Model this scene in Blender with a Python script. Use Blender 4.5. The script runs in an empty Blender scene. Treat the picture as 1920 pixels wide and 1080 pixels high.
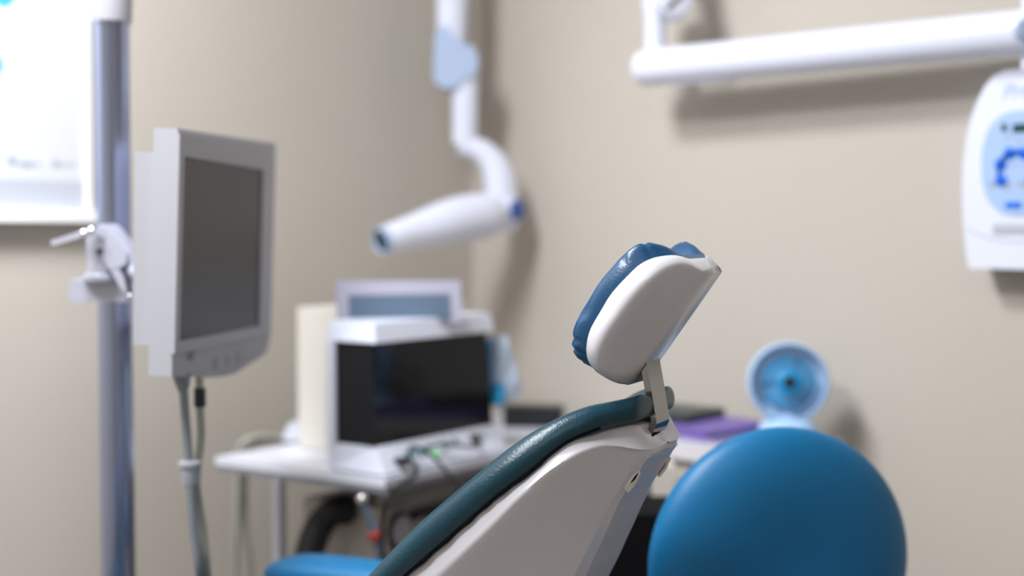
import bpy, bmesh, math, random
from mathutils import Vector, Matrix
V = Vector
random.seed(7)
sc = bpy.context.scene
COL = sc.collection
PI = math.pi

# ------------------------------------------------------------------ camera frame
F = 50.0 / 36.0 * 1920            # focal length in pixels
PITCH = math.radians(2.47)
CAMZ = 1.2
CX, CY = -0.094, 3.4              # room corner seen from the camera (right, forward)
S = math.sqrt(0.5)

def world(X, Y, Z):
    """right / forward / up seen from the camera -> room axes (corner at the origin)"""
    a, b = X - CX, Y - CY
    return V(((a - b) * S, (a + b) * S, Z))
def wdir(X, Y, Z):
    return V(((X - Y) * S, (X + Y) * S, Z))
CAM = world(0, 0, CAMZ)

def ray(px, py):
    x, v = (px - 960) / F, (540 - py) / F
    return wdir(x, v * math.sin(PITCH) + math.cos(PITCH), v * math.cos(PITCH) - math.sin(PITCH))
FWD = wdir(0, 1, 0)
RIGHT = wdir(1, 0, 0)
UP = V((0, 0, 1))
def at(px, py, d):
    r = ray(px, py)
    return CAM + r * (d / r.dot(FWD))
def onplane(px, py, p0, n):
    r = ray(px, py)
    return CAM + r * ((p0 - CAM).dot(n) / r.dot(n))
def atz(px, py, z):
    return onplane(px, py, V((0, 0, z)), UP)

# ------------------------------------------------------------------ materials
def mat(name, col, rough=0.5, metal=0.0, coat=0.0, bump=None, spec=0.5, emit=None, var=None, alpha=None, trans=0.0):
    m = bpy.data.materials.new(name)
    m.use_nodes = True
    nt = m.node_tree
    b = nt.nodes['Principled BSDF']
    b.inputs['Base Color'].default_value = (*col, 1)
    b.inputs['Roughness'].default_value = rough
    b.inputs['Metallic'].default_value = metal
    b.inputs['Coat Weight'].default_value = coat
    b.inputs['Coat Roughness'].default_value = 0.08
    b.inputs['Specular IOR Level'].default_value = spec
    b.inputs['Transmission Weight'].default_value = trans
    if alpha is not None:
        b.inputs['Alpha'].default_value = alpha
    if emit:
        b.inputs['Emission Color'].default_value = (*emit[0], 1)
        b.inputs['Emission Strength'].default_value = emit[1]
    tc = nt.nodes.new('ShaderNodeTexCoord')
    if var:
        n = nt.nodes.new('ShaderNodeTexNoise')
        n.inputs['Scale'].default_value = var[0]
        n.inputs['Detail'].default_value = 4
        nt.links.new(tc.outputs['Object'], n.inputs['Vector'])
        r = nt.nodes.new('ShaderNodeValToRGB')
        r.color_ramp.elements[0].position = 0.3
        r.color_ramp.elements[1].position = 0.7
        k = var[1]
        r.color_ramp.elements[0].color = (*[c * (1 - k) for c in col], 1)
        r.color_ramp.elements[1].color = (*[min(1, c * (1 + k)) for c in col], 1)
        nt.links.new(n.outputs['Fac'], r.inputs['Fac'])
        nt.links.new(r.outputs['Color'], b.inputs['Base Color'])
    if bump:
        n = nt.nodes.new('ShaderNodeTexNoise')
        n.inputs['Scale'].default_value = bump[0]
        n.inputs['Detail'].default_value = 3
        nt.links.new(tc.outputs['Object'], n.inputs['Vector'])
        bp = nt.nodes.new('ShaderNodeBump')
        bp.inputs['Strength'].default_value = bump[1]
        bp.inputs['Distance'].default_value = bump[2]
        nt.links.new(n.outputs['Fac'], bp.inputs['Height'])
        nt.links.new(bp.outputs['Normal'], b.inputs['Normal'])
    return m

M = {}
M['wall'] = mat('wall_paint', (0.54, 0.492, 0.43), 0.75, bump=(160, 0.15, 0.002), var=(1.5, 0.015))
M['ceiling'] = mat('ceiling_paint', (0.8, 0.79, 0.77), 0.9)
M['floor'] = mat('floor_vinyl', (0.30, 0.27, 0.25), 0.45, var=(14, 0.12))
M['shell'] = mat('gloss_white_shell', (0.54, 0.53, 0.555), 0.27, coat=0.3)
M['white'] = mat('white_plastic', (0.77, 0.80, 0.92), 0.32, coat=0.2)
M['matte_white'] = mat('matte_white_plastic', (0.70, 0.72, 0.82), 0.5)
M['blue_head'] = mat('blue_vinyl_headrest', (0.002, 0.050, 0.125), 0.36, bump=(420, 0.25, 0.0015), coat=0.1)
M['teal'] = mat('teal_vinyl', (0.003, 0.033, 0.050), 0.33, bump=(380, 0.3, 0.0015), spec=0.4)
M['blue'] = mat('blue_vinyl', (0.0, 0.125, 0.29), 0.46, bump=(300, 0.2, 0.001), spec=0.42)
M['polish'] = mat('polished_chrome', (0.9, 0.9, 0.9), 0.06, 1.0)
M['chrome'] = mat('chrome', (0.27, 0.265, 0.26), 0.12, 1.0, bump=(240, 0.05, 0.0004))
M['steel'] = mat('blue_steel_tube', (0.37, 0.42, 0.60), 0.22, 1.0)
M['alu'] = mat('painted_aluminium', (0.50, 0.51, 0.60), 0.35, 0.3)
M['black'] = mat('black_plastic', (0.012, 0.013, 0.016), 0.4)
M['dark'] = mat('near_black', (0.004, 0.004, 0.005), 0.8, spec=0.1)  # near-black, mostly drawing the shade in slots and gaps
M['mongrey'] = mat('monitor_plastic', (0.43, 0.43, 0.465), 0.5, bump=(900, 0.1, 0.0005))
M['screen'] = mat('lcd_screen', (0.038, 0.036, 0.032), 0.42, spec=0.5)
M['print'] = mat('grey_print', (0.22, 0.25, 0.29), 0.6)
M['ring'] = mat('button_grey', (0.46, 0.46, 0.49), 0.5)
M['cable_grey'] = mat('cable_grey', (0.22, 0.24, 0.26), 0.5)
M['cable_beige'] = mat('cable_beige', (0.36, 0.355, 0.31), 0.55)
M['cable_black'] = mat('cable_black', (0.02, 0.021, 0.024), 0.45)
M['table'] = mat('white_laminate', (0.82, 0.84, 0.93), 0.3)
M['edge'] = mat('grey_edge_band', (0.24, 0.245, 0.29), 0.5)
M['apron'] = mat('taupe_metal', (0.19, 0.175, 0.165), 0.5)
M['smoke'] = mat('smoked_acrylic', (0.008, 0.009, 0.012), 0.07, spec=0.2)
M['cream'] = mat('cream_plastic', (0.70, 0.665, 0.60), 0.4)
M['dispframe'] = mat('lilac_grey_plastic', (0.34, 0.33, 0.41), 0.5)
M['lcd_blue'] = mat('blue_grey_screen', (0.085, 0.125, 0.18), 0.3)
M['mark_teal'] = mat('teal_print', (0.03, 0.22, 0.24), 0.5)
M['led'] = mat('green_led', (0.1, 0.6, 0.15), 0.3, emit=((0.1, 1.0, 0.25), 0.7))
M['film_blue'] = mat('blue_fabric', (0.04, 0.46, 0.86), 0.5)
M['film_pale'] = mat('pale_blue_fabric', (0.66, 0.79, 0.97), 0.5)
M['beige_metal'] = mat('beige_metal', (0.52, 0.475, 0.43), 0.5)
M['rubber'] = mat('black_rubber', (0.022, 0.021, 0.02), 0.6)
M['red'] = mat('red_plastic', (0.45, 0.05, 0.04), 0.45)
M['hose'] = mat('blue_grey_hose', (0.12, 0.16, 0.22), 0.4)
M['joint'] = mat('pale_blue_plastic', (0.42, 0.52, 0.72), 0.4)
M['deep_blue'] = mat('deep_blue_plastic', (0.015, 0.10, 0.42), 0.3)
M['bright_blue'] = mat('bright_blue_print', (0.0, 0.16, 0.80), 0.4)
M['oval'] = mat('pale_blue_overlay', (0.40, 0.56, 0.84), 0.4)
M['lens'] = mat('dark_lens', (0.01, 0.05, 0.07), 0.15)
M['lcd_green'] = mat('dark_green_lcd', (0.0, 0.06, 0.055), 0.25)
M['paper'] = mat('white_paper', (0.65, 0.665, 0.685), 0.5)
M['band'] = mat('pale_grey_band', (0.49, 0.515, 0.58), 0.45)
M['frame_white'] = mat('white_frame', (0.93, 0.93, 0.93), 0.4)
M['faint'] = mat('faint_print', (0.36, 0.40, 0.49), 0.5)
M['cyan'] = mat('cyan_print', (0.05, 0.42, 0.66), 0.5)
M['lilac'] = mat('lilac_print', (0.62, 0.66, 0.92), 0.5)
M['fan_blue'] = mat('sky_blue_plastic', (0.004, 0.25, 0.52), 0.45)
M['fan_pale'] = mat('pale_sky_plastic', (0.44, 0.64, 0.88), 0.4)
M['purple'] = mat('purple_card', (0.16, 0.105, 0.38), 0.45)
M['lavender'] = mat('lavender_card', (0.30, 0.27, 0.50), 0.45)
M['worktop'] = mat('pale_worktop', (0.66, 0.64, 0.66), 0.35)
M['tray'] = mat('dark_green_tray', (0.03, 0.04, 0.036), 0.4)
M['cab'] = mat('beige_cabinet', (0.62, 0.58, 0.51), 0.5)
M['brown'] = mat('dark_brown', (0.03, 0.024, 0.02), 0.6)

# ------------------------------------------------------------------ mesh helpers
def catmull(pts, n):
    """resample control tuples (any dimension) to n points, even in chord length"""
    pts = [V(p) if not isinstance(p, Vector) else p for p in pts]
    out, dense = [], []
    k = len(pts)
    for i in range(k - 1):
        p0 = pts[i - 1] if i else pts[0] * 2 - pts[1]
        p1, p2 = pts[i], pts[i + 1]
        p3 = pts[i + 2] if i + 2 < k else pts[-1] * 2 - pts[-2]
        for j in range(12):
            t = j / 12
            dense.append(0.5 * (2 * p1 + (p2 - p0) * t + (2 * p0 - 5 * p1 + 4 * p2 - p3) * t * t + (3 * p1 - p0 - 3 * p2 + p3) * t ** 3))
    dense.append(pts[-1])
    L = [0]
    for a, b in zip(dense, dense[1:]):
        L.append(L[-1] + (b - a).length)
    j = 0
    for i in range(n):
        s = L[-1] * i / (n - 1)
        while j < len(L) - 2 and L[j + 1] < s:
            j += 1
        d = L[j + 1] - L[j]
        out.append(dense[j].lerp(dense[j + 1], 0 if d < 1e-12 else min(1, (s - L[j]) / d)))
    return out

def catmull_u(pts, sub):
    """sub points per control segment (keeps control points paired between curves)"""
    pts = [V(p) if not isinstance(p, Vector) else p for p in pts]
    k, out = len(pts), []
    for i in range(k - 1):
        p0 = pts[i - 1] if i else pts[0] * 2 - pts[1]
        p1, p2 = pts[i], pts[i + 1]
        p3 = pts[i + 2] if i + 2 < k else pts[-1] * 2 - pts[-2]
        for j in range(sub):
            t = j / sub
            out.append(0.5 * (2 * p1 + (p2 - p0) * t + (2 * p0 - 5 * p1 + 4 * p2 - p3) * t * t + (3 * p1 - p0 - 3 * p2 + p3) * t ** 3))
    out.append(pts[-1])
    return out

class MB:
    def __init__(self):
        self.bm = bmesh.new()
    def _bev(self, faces, r, seg=3):
        if r <= 0:
            return
        es = list({e for f in faces for e in f.edges if len(e.link_faces) == 2 and e.calc_face_angle(0) > 0.4})
        bmesh.ops.bevel(self.bm, geom=es, offset=r, segments=seg, profile=0.5, affect='EDGES', clamp_overlap=True)
    def box(self, c, ax, ay, az, sx, sy, sz, r=0.0, seg=3):
        """box centred at c, unit axes ax ay az, full sizes"""
        vs = []
        for k in (-1, 1):
            for i, j in ((-1, -1), (1, -1), (1, 1), (-1, 1)):
                vs.append(self.bm.verts.new(c + ax * (i * sx / 2) + ay * (j * sy / 2) + az * (k * sz / 2)))
        q = [(3, 2, 1, 0), (4, 5, 6, 7), (0, 1, 5, 4), (1, 2, 6, 5), (2, 3, 7, 6), (3, 0, 4, 7)]
        fs = [self.bm.faces.new([vs[i] for i in f]) for f in q]
        self._bev(fs, r, seg)
        return self
    def prism(self, pts, ext, r=0.0, seg=3):
        a = [self.bm.verts.new(p) for p in pts]
        b = [self.bm.verts.new(p + ext) for p in pts]
        n = len(pts)
        fs = [self.bm.faces.new(a[::-1]), self.bm.faces.new(b)]
        for i in range(n):
            fs.append(self.bm.faces.new((a[i], a[(i + 1) % n], b[(i + 1) % n], b[i])))
        self._bev(fs, r, seg)
        return self
    def rings(self, rings, closed=True, cap=True):
        R = [[self.bm.verts.new(p) for p in r] for r in rings]
        n = len(R[0])
        for a, b in zip(R, R[1:]):
            for i in range(n if closed else n - 1):
                j = (i + 1) % n
                try:
                    self.bm.faces.new((a[i], a[j], b[j], b[i]))
                except ValueError:
                    pass
        if cap and closed:
            for r, rev in ((R[0], True), (R[-1], False)):
                try:
                    self.bm.faces.new(r[::-1] if rev else r)
                except ValueError:
                    pass
        return R
    def tube(self, pts, rad, seg=12, n=None, smooth=True, flat=None):
        pts = catmull(pts, n or max(2, len(pts) * 6)) if smooth and len(pts) > 2 else [V(p) for p in pts]
        k = len(pts)
        rads = rad if isinstance(rad, (list, tuple)) else None
        rings, prev = [], None
        for i, p in enumerate(pts):
            t = (pts[min(i + 1, k - 1)] - pts[max(i - 1, 0)]).normalized()
            if prev is None:
                x = t.orthogonal().normalized()
                if abs(t.z) < 0.95:
                    x = t.cross(UP).normalized()
            else:
                x = (prev - t * prev.dot(t)).normalized()
            prev = x
            y = t.cross(x)
            if rads:
                u = i / (k - 1) * (len(rads) - 1)
                a = min(int(u), len(rads) - 2)
                r = rads[a] + (rads[a + 1] - rads[a]) * (u - a)
            else:
                r = rad
            rings.append([p + (x * math.cos(2 * PI * q / seg) + y * math.sin(2 * PI * q / seg) * (flat or 1)) * r for q in range(seg)])
        self.rings(rings)
        return self
    def lathe(self, c, axis, prof, seg=40, xr=None):
        """prof: list of (radius, offset along axis)"""
        axis = axis.normalized()
        x = xr or (axis.orthogonal().normalized())
        y = axis.cross(x).normalized()
        rings = [[c + axis * h + (x * math.cos(2 * PI * q / seg) + y * math.sin(2 * PI * q / seg)) * max(r, 1e-5) for q in range(seg)] for r, h in prof]
        self.rings(rings)
        return self
    def cyl(self, a, b, r, seg=24, bev=0.0):
        L = (b - a).length
        if bev:
            p = [(r - bev, 0), (r - bev * .3, bev * .3), (r, bev), (r, L - bev), (r - bev * .3, L - bev * .3), (r - bev, L)]
        else:
            p = [(r, 0), (r, L)]
        return self.lathe(a, b - a, p, seg)
    def build(self, name, m, parent=None, sharp=38, smooth=True, merge=1e-6):
        bm = self.bm
        bmesh.ops.remove_doubles(bm, verts=bm.verts, dist=merge)
        bmesh.ops.recalc_face_normals(bm, faces=bm.faces)
        for f in bm.faces:
            f.smooth = smooth
        for e in bm.edges:
            if len(e.link_faces) == 2 and e.calc_face_angle(0) > math.radians(sharp):
                e.smooth = False
        off = V((0, 0, 0))
        root = parent
        while root is not None:
            off = off + root.location
            root = root.parent
        if parent is None:
            lo = V((min(v.co.x for v in bm.verts), min(v.co.y for v in bm.verts), min(v.co.z for v in bm.verts)))
            hi = V((max(v.co.x for v in bm.verts), max(v.co.y for v in bm.verts), 0))
            off = V(((lo.x + hi.x) / 2, (lo.y + hi.y) / 2, lo.z))
        bmesh.ops.translate(bm, verts=bm.verts, vec=-off)
        me = bpy.data.meshes.new(name)
        bm.to_mesh(me)
        bm.free()
        me.materials.append(m)
        o = bpy.data.objects.new(name, me)
        COL.objects.link(o)
        if parent is None:
            o.location = off
        else:
            o.parent = parent
        return o

def tag(o, label=None, cat=None, group=None, kind=None):
    if label: o['label'] = label
    if cat: o['category'] = cat
    if group: o['group'] = group
    if kind: o['kind'] = kind
    return o
def thing(name, label, cat, loc, group=None):
    o = bpy.data.objects.new(name, None)
    o.empty_display_size = 0.05
    COL.objects.link(o)
    o.location = loc
    return tag(o, label, cat, group)
def text_mesh(name, s, m, parent, p, xd, yd, size, depth=0.0004, shear=0.0):
    cu = bpy.data.curves.new(name, 'FONT')
    cu.body = s
    cu.size = size
    cu.extrude = depth
    cu.shear = shear
    tmp = bpy.data.objects.new(name + '_tmp', cu)
    COL.objects.link(tmp)
    dg = bpy.context.evaluated_depsgraph_get()
    me = bpy.data.meshes.new_from_object(tmp.evaluated_get(dg))
    bpy.data.objects.remove(tmp)
    zd = xd.cross(yd)
    off, r = V((0, 0, 0)), parent
    while r is not None:
        off += r.location
        r = r.parent
    for v in me.vertices:
        c = v.co.copy()
        v.co = p + xd * c.x + yd * c.y + zd * c.z - off
    me.name = name
    me.materials.clear()
    me.materials.append(m)
    o = bpy.data.objects.new(name, me)
    COL.objects.link(o)
    o.parent = parent
    return o

# ------------------------------------------------------------------ the room
RX, RY, RZ = 4.4, 4.3, 2.6
T = 0.1
ex, ey, ez = V((1, 0, 0)), V((0, 1, 0)), V((0, 0, 1))
def slab(name, c, sx, sy, sz, m):
    o = MB().box(V(c), ex, ey, ez, sx, sy, sz).build(name, m, smooth=False)
    return tag(o, kind='structure')
slab('floor', (RX / 2, -RY / 2, -T / 2), RX + 2 * T, RY + 2 * T, T, M['floor'])
slab('ceiling', (RX / 2, -RY / 2, RZ + T / 2), RX + 2 * T, RY + 2 * T, T, M['ceiling'])
slab('wall_back', (RX / 2, T / 2, RZ / 2), RX, T, RZ, M['wall'])
slab('wall_left', (-T / 2, -RY / 2, RZ / 2), T, RY + 2 * T, RZ, M['wall'])
slab('wall_right', (RX + T / 2, -RY / 2, RZ / 2), T, RY + 2 * T, RZ, M['wall'])
slab('wall_front', (RX / 2, -RY - T / 2, RZ / 2), RX, T, RZ, M['wall'])

# ------------------------------------------------------------------ dental chair
TH = math.radians(25)
H = wdir(math.cos(TH), -math.sin(TH), 0)        # towards the head end
W = wdir(math.sin(TH), math.cos(TH), 0)         # across, away from the camera
O = at(1228, 812, 1.60)
def cp(px, py, w):
    return onplane(px, py, O + W * w, W)
def wof(p):
    return (p - O).dot(W)
def mir(p):
    return p - W * (2 * wof(p))
def withw(p, w):
    return p + W * (w - wof(p))
def ch(h, w, z):
    p = O + H * h + W * w
    return V((p.x, p.y, z))

chair = thing('dental_chair', 'reclined dental chair with blue-green upholstery, glossy white back shell and tilted headrest', 'dental chair', ch(-0.55, 0, 0))

# ---- headrest shell
Nc = [(1292,485,-0.03),(1270,479,-0.048),(1250,479,-0.06),(1224,484,-0.073),(1200,496,-0.082),(1177,517,-0.088),(1147,550,-0.091),(1127,582,-0.091),(1106,620,-0.089),(1099.5,652,-0.085),(1102,674,-0.077),(1112,690,-0.067),(1125,697,-0.056),(1140,702,-0.043),(1150,700,-0.03)]
Rc = [(1323,513,-0.031),(1300,502,-0.046),(1280,497,-0.061),(1258,502,-0.077),(1237,513,-0.09),(1215,530,-0.1),(1187,560,-0.105),(1160,595,-0.107),(1140,624,-0.106),(1127,650,-0.103),(1123,673,-0.097),(1128,695,-0.087),(1143,712,-0.071),(1161,721,-0.051),(1178,722,-0.031)]
SUB = 6
N = catmull_u([cp(*c) for c in Nc], SUB)
R = catmull_u([cp(*c) for c in Rc], SUB)
n = len(N)
G0, G1 = R[0], R[-1]
uh = (G0 - G1).normalized()
vh = W.cross(uh).normalized()
if vh.dot(-H) < 0: vh = -vh
G = [G0.lerp(G1, i / (n - 1)) for i in range(n)]
hc = sum((p for p in N), V((0, 0, 0))) / n
rows = [N]
for a, blg in ((0.30, 0.0016), (0.60, 0.0024), (0.82, 0.0018)):
    row = []
    for p, r_ in zip(N, R):
        q = p.lerp(r_, a)
        o_ = (q - withw(hc, wof(q)))
        o_ = o_ - vh * o_.dot(vh)
        o_ = o_.normalized() if o_.length > 1e-6 else V((0, 0, 0))
        row.append(q + o_ * blg - W * blg * 0.6)
    rows.append(row)
rows.append(R)
for a in (0.06, 0.16, 0.35, 0.6, 0.85):
    rows.append([r_.lerp(g, a) for r_, g in zip(R, G)])
rows.append(G)
for it in range(5):
    new = [list(r_) for r_ in rows]
    for ri in range(2, 8):
        for i in range(1, n - 1):
            new[ri][i] = rows[ri][i] * .5 + rows[ri - 1][i] * .25 + rows[ri + 1][i] * .25
    rows = new
full = rows + [[mir(p) for p in row] for row in rows[::-1]]
m = MB()
m.rings(full, closed=False)
# end caps across the spine
for i in (0, n - 1):
    a = []
    for r_ in full:
        if not a or (r_[i] - a[-1]).length > 3e-4:
            a.append(r_[i])
    m.bm.faces.new([m.bm.verts.new(p) for p in a])
head = m.build('headrest_shell', M['shell'], chair, sharp=42, merge=2e-4)
tag(head, 'glossy white headrest shell')

# ---- headrest cushion (two lobes with a dip between)
def uv(p):
    d = p - G1
    return d.dot(uh), d.dot(vh)
loop = N + [mir(p) for p in N[::-1]]
us = [uv(p)[0] for p in loop]
umin, umax = min(us), max(us)
v_mid = uv(N[0])[1]
LN = len(loop)
pleats = [(0.105, 1.0), (0.17, .8), (0.265, .7), (0.315, .9), (0.345, .9), (0.385, .8)]
def pleat(f):
    f = f if f < 0.5 else 1 - f
    return sum(a * math.exp(-((f - c) / 0.0065) ** 2) for c, a in pleats)
ss = [0, 0.005, 0.02, 0.045, 0.085, 0.14, 0.22, 0.32, 0.45, 0.6, 0.78, 0.92, 1.0]
rings_ = []
for s in ss:
    ring = []
    for i, p in enumerate(loop):
        u, v_ = uv(p)
        uc = min(max(u, umin + 0.055), umax - 0.045)
        q = G1 + uh * uc + vh * (v_mid + 0.004)
        q = withw(q, 0)
        f = i / (LN - 1)
        b = math.sqrt(max(0, 1 - (1 - min(s / 0.22, 1)) ** 2)) * (1 - 0.35 * max(0, s - .22))
        side = min(1, max(0, (abs(wof(p)) - 0.028) / 0.045))
        th = 0.010 + 0.018 * side
        out = (p - withw(G1 + uh * uc, wof(p)))
        out = out - vh * out.dot(vh)
        out = out.normalized() if out.length > 1e-5 else V((0, 0, 0))
        pl = pleat(f) * math.exp(-((s - 0.045) / 0.045) ** 2)
        bul = 0.009 * math.sin(PI * min(1, s / 0.16)) * side
        ring.append(p.lerp(q, s) + vh * (b * th * (1 - 0.34 * pl)) + out * (bul - 0.0026 * pl * side) - vh * 0.0)
    rings_.append(ring)
m = MB()
m.rings(rings_, closed=True, cap=True)
tag(m.build('headrest_cushion', M['blue_head'], head, sharp=80), 'blue vinyl headrest cushion with pleated edge')
# little specks / screw dimples on the shell are left to the gloss

# ---- headrest bracket
m = MB()
top = [cp(1209, 655, -.0225), cp(1198, 664, -.0225)]
outline = [top[0]] + [cp(x, y, -0.0225) for x, y in ((1213,685),(1221,730),(1227,768),(1231,791),(1230,799),(1226,807),(1214,830),(1203,822),(1214,803),(1219,795),(1220,788),(1216,762),(1210,737),(1203,697))] + [top[1]]
m.prism(outline, W * 0.045, 0.0009, 2)
tag(m.build('headrest_bracket', M['chrome'], chair, sharp=30), 'bent polished metal bracket between headrest and backrest')

# ---- backrest shell
Ac = [(590,1222,-0.182),(690,1145,-0.18),(771,1080,-0.176),(835,1026,-0.173),(900,969,-0.168),(944,931,-0.162),(1000,889,-0.152),(1042,853,-0.138),(1078,829,-0.122),(1118,814,-0.098),(1145,808,-0.082),(1178,806,-0.066),(1200,808,-0.053),(1216,811,-0.03),(1226,806,0)]
Bc = [(690,1200,-0.186),(755,1138,-0.184),(829,1071,-0.18),(875,1028,-0.177),(925,980,-0.172),(965,939,-0.166),(1018,892,-0.156),(1058,863,-0.142),(1090,845,-0.126),(1120,834,-0.11),(1152,832,-0.092),(1187,838,-0.074),(1210,841,-0.058),(1232,839,-0.032),(1253,828,0)]
Cc = [(955,1290,-0.08),(1000,1212,-0.078),(1040,1143,-0.076),(1077,1078,-0.074),(1095,1043,-0.0725),(1110,1013,-0.0715),(1127,980,-0.0705),(1143,948,-0.069),(1163,914,-0.067),(1181,885,-0.065),(1191,869,-0.0625),(1199,859,-0.06),(1209,854,-0.055),(1230,851,-0.033),(1251,841,0)]
Dc = [(985,1290,-0.056),(1028,1212,-0.054),(1065,1143,-0.053),(1099,1078,-0.052),(1114,1045,-0.0515),(1129,1014,-0.051),(1145,978,-0.0505),(1160,944,-0.05),(1178,915,-0.05),(1193,893,-0.05),(1201,880,-0.05),(1208,868,-0.05),(1219,856,-0.048),(1236,850,-0.03),(1254,840,0)]
SB = 5
A, B, C, D = [catmull_u([cp(*c) for c in L], SB) for L in (Ac, Bc, Cc, Dc)]
nb = len(A)
crow = []
def lerp_row(a, b, t): return [p.lerp(q, t) for p, q in zip(a, b)]
rows = [lerp_row(A, B, -0.25), A, lerp_row(A, B, .5), lerp_row(A, B, .8), B]
for t in (0.04, 0.10, 0.25, 0.5, 0.8):
    r_ = lerp_row(B, C, t)
    rows.append([p - W * (0.004 * math.sin(PI * min(1, t * 5) ) if t < .2 else 0) for p in r_])
rows += [lerp_row(B, C, 0.95), C, lerp_row(C, D, .5), D]
full = rows + [[mir(p) for p in row] for row in rows[::-1]]
full.append(full[0])
m = MB()
Rr = m.rings(full, closed=False)
# close the lower end and the deck under the cushion
cap = [m.bm.verts.new(row[0]) for row in full[:-1]]
m.bm.faces.new(cap)
shell = m.build('backrest_shell', M['shell'], chair, sharp=55, merge=2e-4)
tag(shell, 'glossy white backrest shell')
# crisp creases along the two edges of the rear bevel
def crease(o, lines):
    sets = []
    for L in lines:
        st = set()
        for p in L:
            q = p - chair.location
            st.add((round(q.x, 3), round(q.y, 3), round(q.z, 3)))
        sets.append(st)
    vk = [(round(v.co.x, 3), round(v.co.y, 3), round(v.co.z, 3)) for v in o.data.vertices]
    for e in o.data.edges:
        a, b = vk[e.vertices[0]], vk[e.vertices[1]]
        if any(a in st and b in st for st in sets):
            e.use_edge_sharp = True
cut_ = int(nb * .80)
crease(shell, [C[:cut_], D, [mir(p) for p in C[:cut_]], [mir(p) for p in D]])

# black plate painting the shade of the bracket slot, and the grip recesses
m = MB()
sl = [cp(1193,808,-.026), cp(1221,824,-.026), cp(1243,811,.026), cp(1222,797,.026)]
nn = (sl[1] - sl[0]).cross(sl[3] - sl[0]).normalized()
if nn.z < 0: nn = -nn
m.prism([p + nn * 0.0005 for p in sl], nn * 0.0042)
tag(m.build('slot_shade_plate', M['dark'], shell), 'black plate painted as the shaded slot around the bracket foot')
for sgn in (1, -1):
    m = MB()
    spts = [(1198,882,-.052),(1200,886,-.050),(1194,902,-.0505),(1186,913,-.051),(1176,923,-.053),(1172,918,-.058),(1177,908,-.060),(1188,892,-.0575)]
    P = [cp(*c) for c in spts]
    nrm = (P[1] - P[4]).cross(P[6] - P[4]).normalized()
    if nrm.dot(CAM - P[0]) < 0: nrm = -nrm
    if sgn < 0:
        P = [mir(p) for p in P]
        nrm = nrm - W * (2 * nrm.dot(W))
    m.prism([p - nrm * 0.002 for p in P], nrm * 0.0032, 0.0006, 2)
    g = m.build('grip_recess', M['cream'], shell)
    m = MB()
    P2 = [cp(*c) for c in ((1195,886,-.0555),(1189,895,-.0565),(1182,904,-.0578))]
    if sgn < 0: P2 = [mir(p) for p in P2]
    m.tube([p + nrm * 0.0011 for p in P2], [.0004, .0012, .0004], 8)
    # near-black tube draws the shade inside the grip recess
    m.build('recess_shade', M['dark'], shell)

# ---- backrest cushion
Lc = [(590,1222,-0.182),(690,1145,-0.18),(771,1080,-0.176),(835,1026,-0.172),(900,969,-0.166),(944,931,-0.161),(1000,889,-0.15),(1042,853,-0.136),(1078,829,-0.121),(1118,813,-0.103),(1145,804,-0.086),(1175,797,-0.069),(1198,790,-0.056)]
Uc = [(548,1225,-.178),(645,1127,-.176),(722,1044,-.172),(785,980,-.168),(846,927,-.162),(898,884,-.157),(955,838,-.146),(1003,806,-.132),(1050,781,-.117),(1098,763,-.099),(1136,755,-.082),(1170,748,-.065),(1196,741,-.052)]
Lr = catmull_u([cp(*c) for c in Lc], SB)
Ur = catmull_u([cp(*c) for c in Uc], SB)
k = len(Lr)
rings_ = []
for i in range(k):
    L, U = Lr[i], Ur[i]
    v = (U - L)
    th = v.length
    vd = v.normalized()
    ring = []
    half = []
    # from the rim out round the side and up to the crown
    for a in range(0, 10):
        ang = -PI / 2 + a / 9 * PI
        yy = 0.5 + 0.5 * math.sin(ang)
        xx = math.cos(ang)
        wid = 0.020
        p = L + vd * (th * (0.03 + 0.97 * yy)) - W * (wid * xx - 0.006 + 0.0)
        half.append(p)
    wU = abs(wof(half[-1]))
    for f in (0.85, 0.65, 0.4, 0.15):
        p = withw(half[9], -wU * f) - vd * (0.022 * (1 - f) ** 0.7)
        half.append(p)
    ring = half + [mir(p) for p in half[::-1]]
    rings_.append(ring)
# rounded head end
last = rings_[-1]
c = sum(last, V((0, 0, 0))) / len(last)
dirn = (Ur[-1] - Ur[-6]); dirn -= W * dirn.dot(W); dirn = dirn.normalized()
for a in (0.3, 0.6, 0.85, 1.0):
    s_ = math.sqrt(max(0.0, 1 - a * a))
    rings_.append([c + (p - c) * max(0.35, s_) + dirn * (0.006 * a) for p in last])
m = MB()
m.rings(rings_, closed=True, cap=True)
# gathered lower seam, in near-black that also draws the shaded gap
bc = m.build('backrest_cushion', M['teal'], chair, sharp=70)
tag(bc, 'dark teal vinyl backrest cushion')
m = MB()
seam = []
for i in range(k):
    t = i / (k - 1)
    wob = 0.0018 * math.sin(i * 1.9) * max(0, 1 - t * 1.6)
    seam.append(Lr[i] + (Ur[i] - Lr[i]).normalized() * (0.0045 + wob) - W * 0.005)
m.tube(seam[: int(k * .8)], 0.0022, 8, n=140)
m.build('seam_gap_shade', M['dark'], bc)

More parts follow.
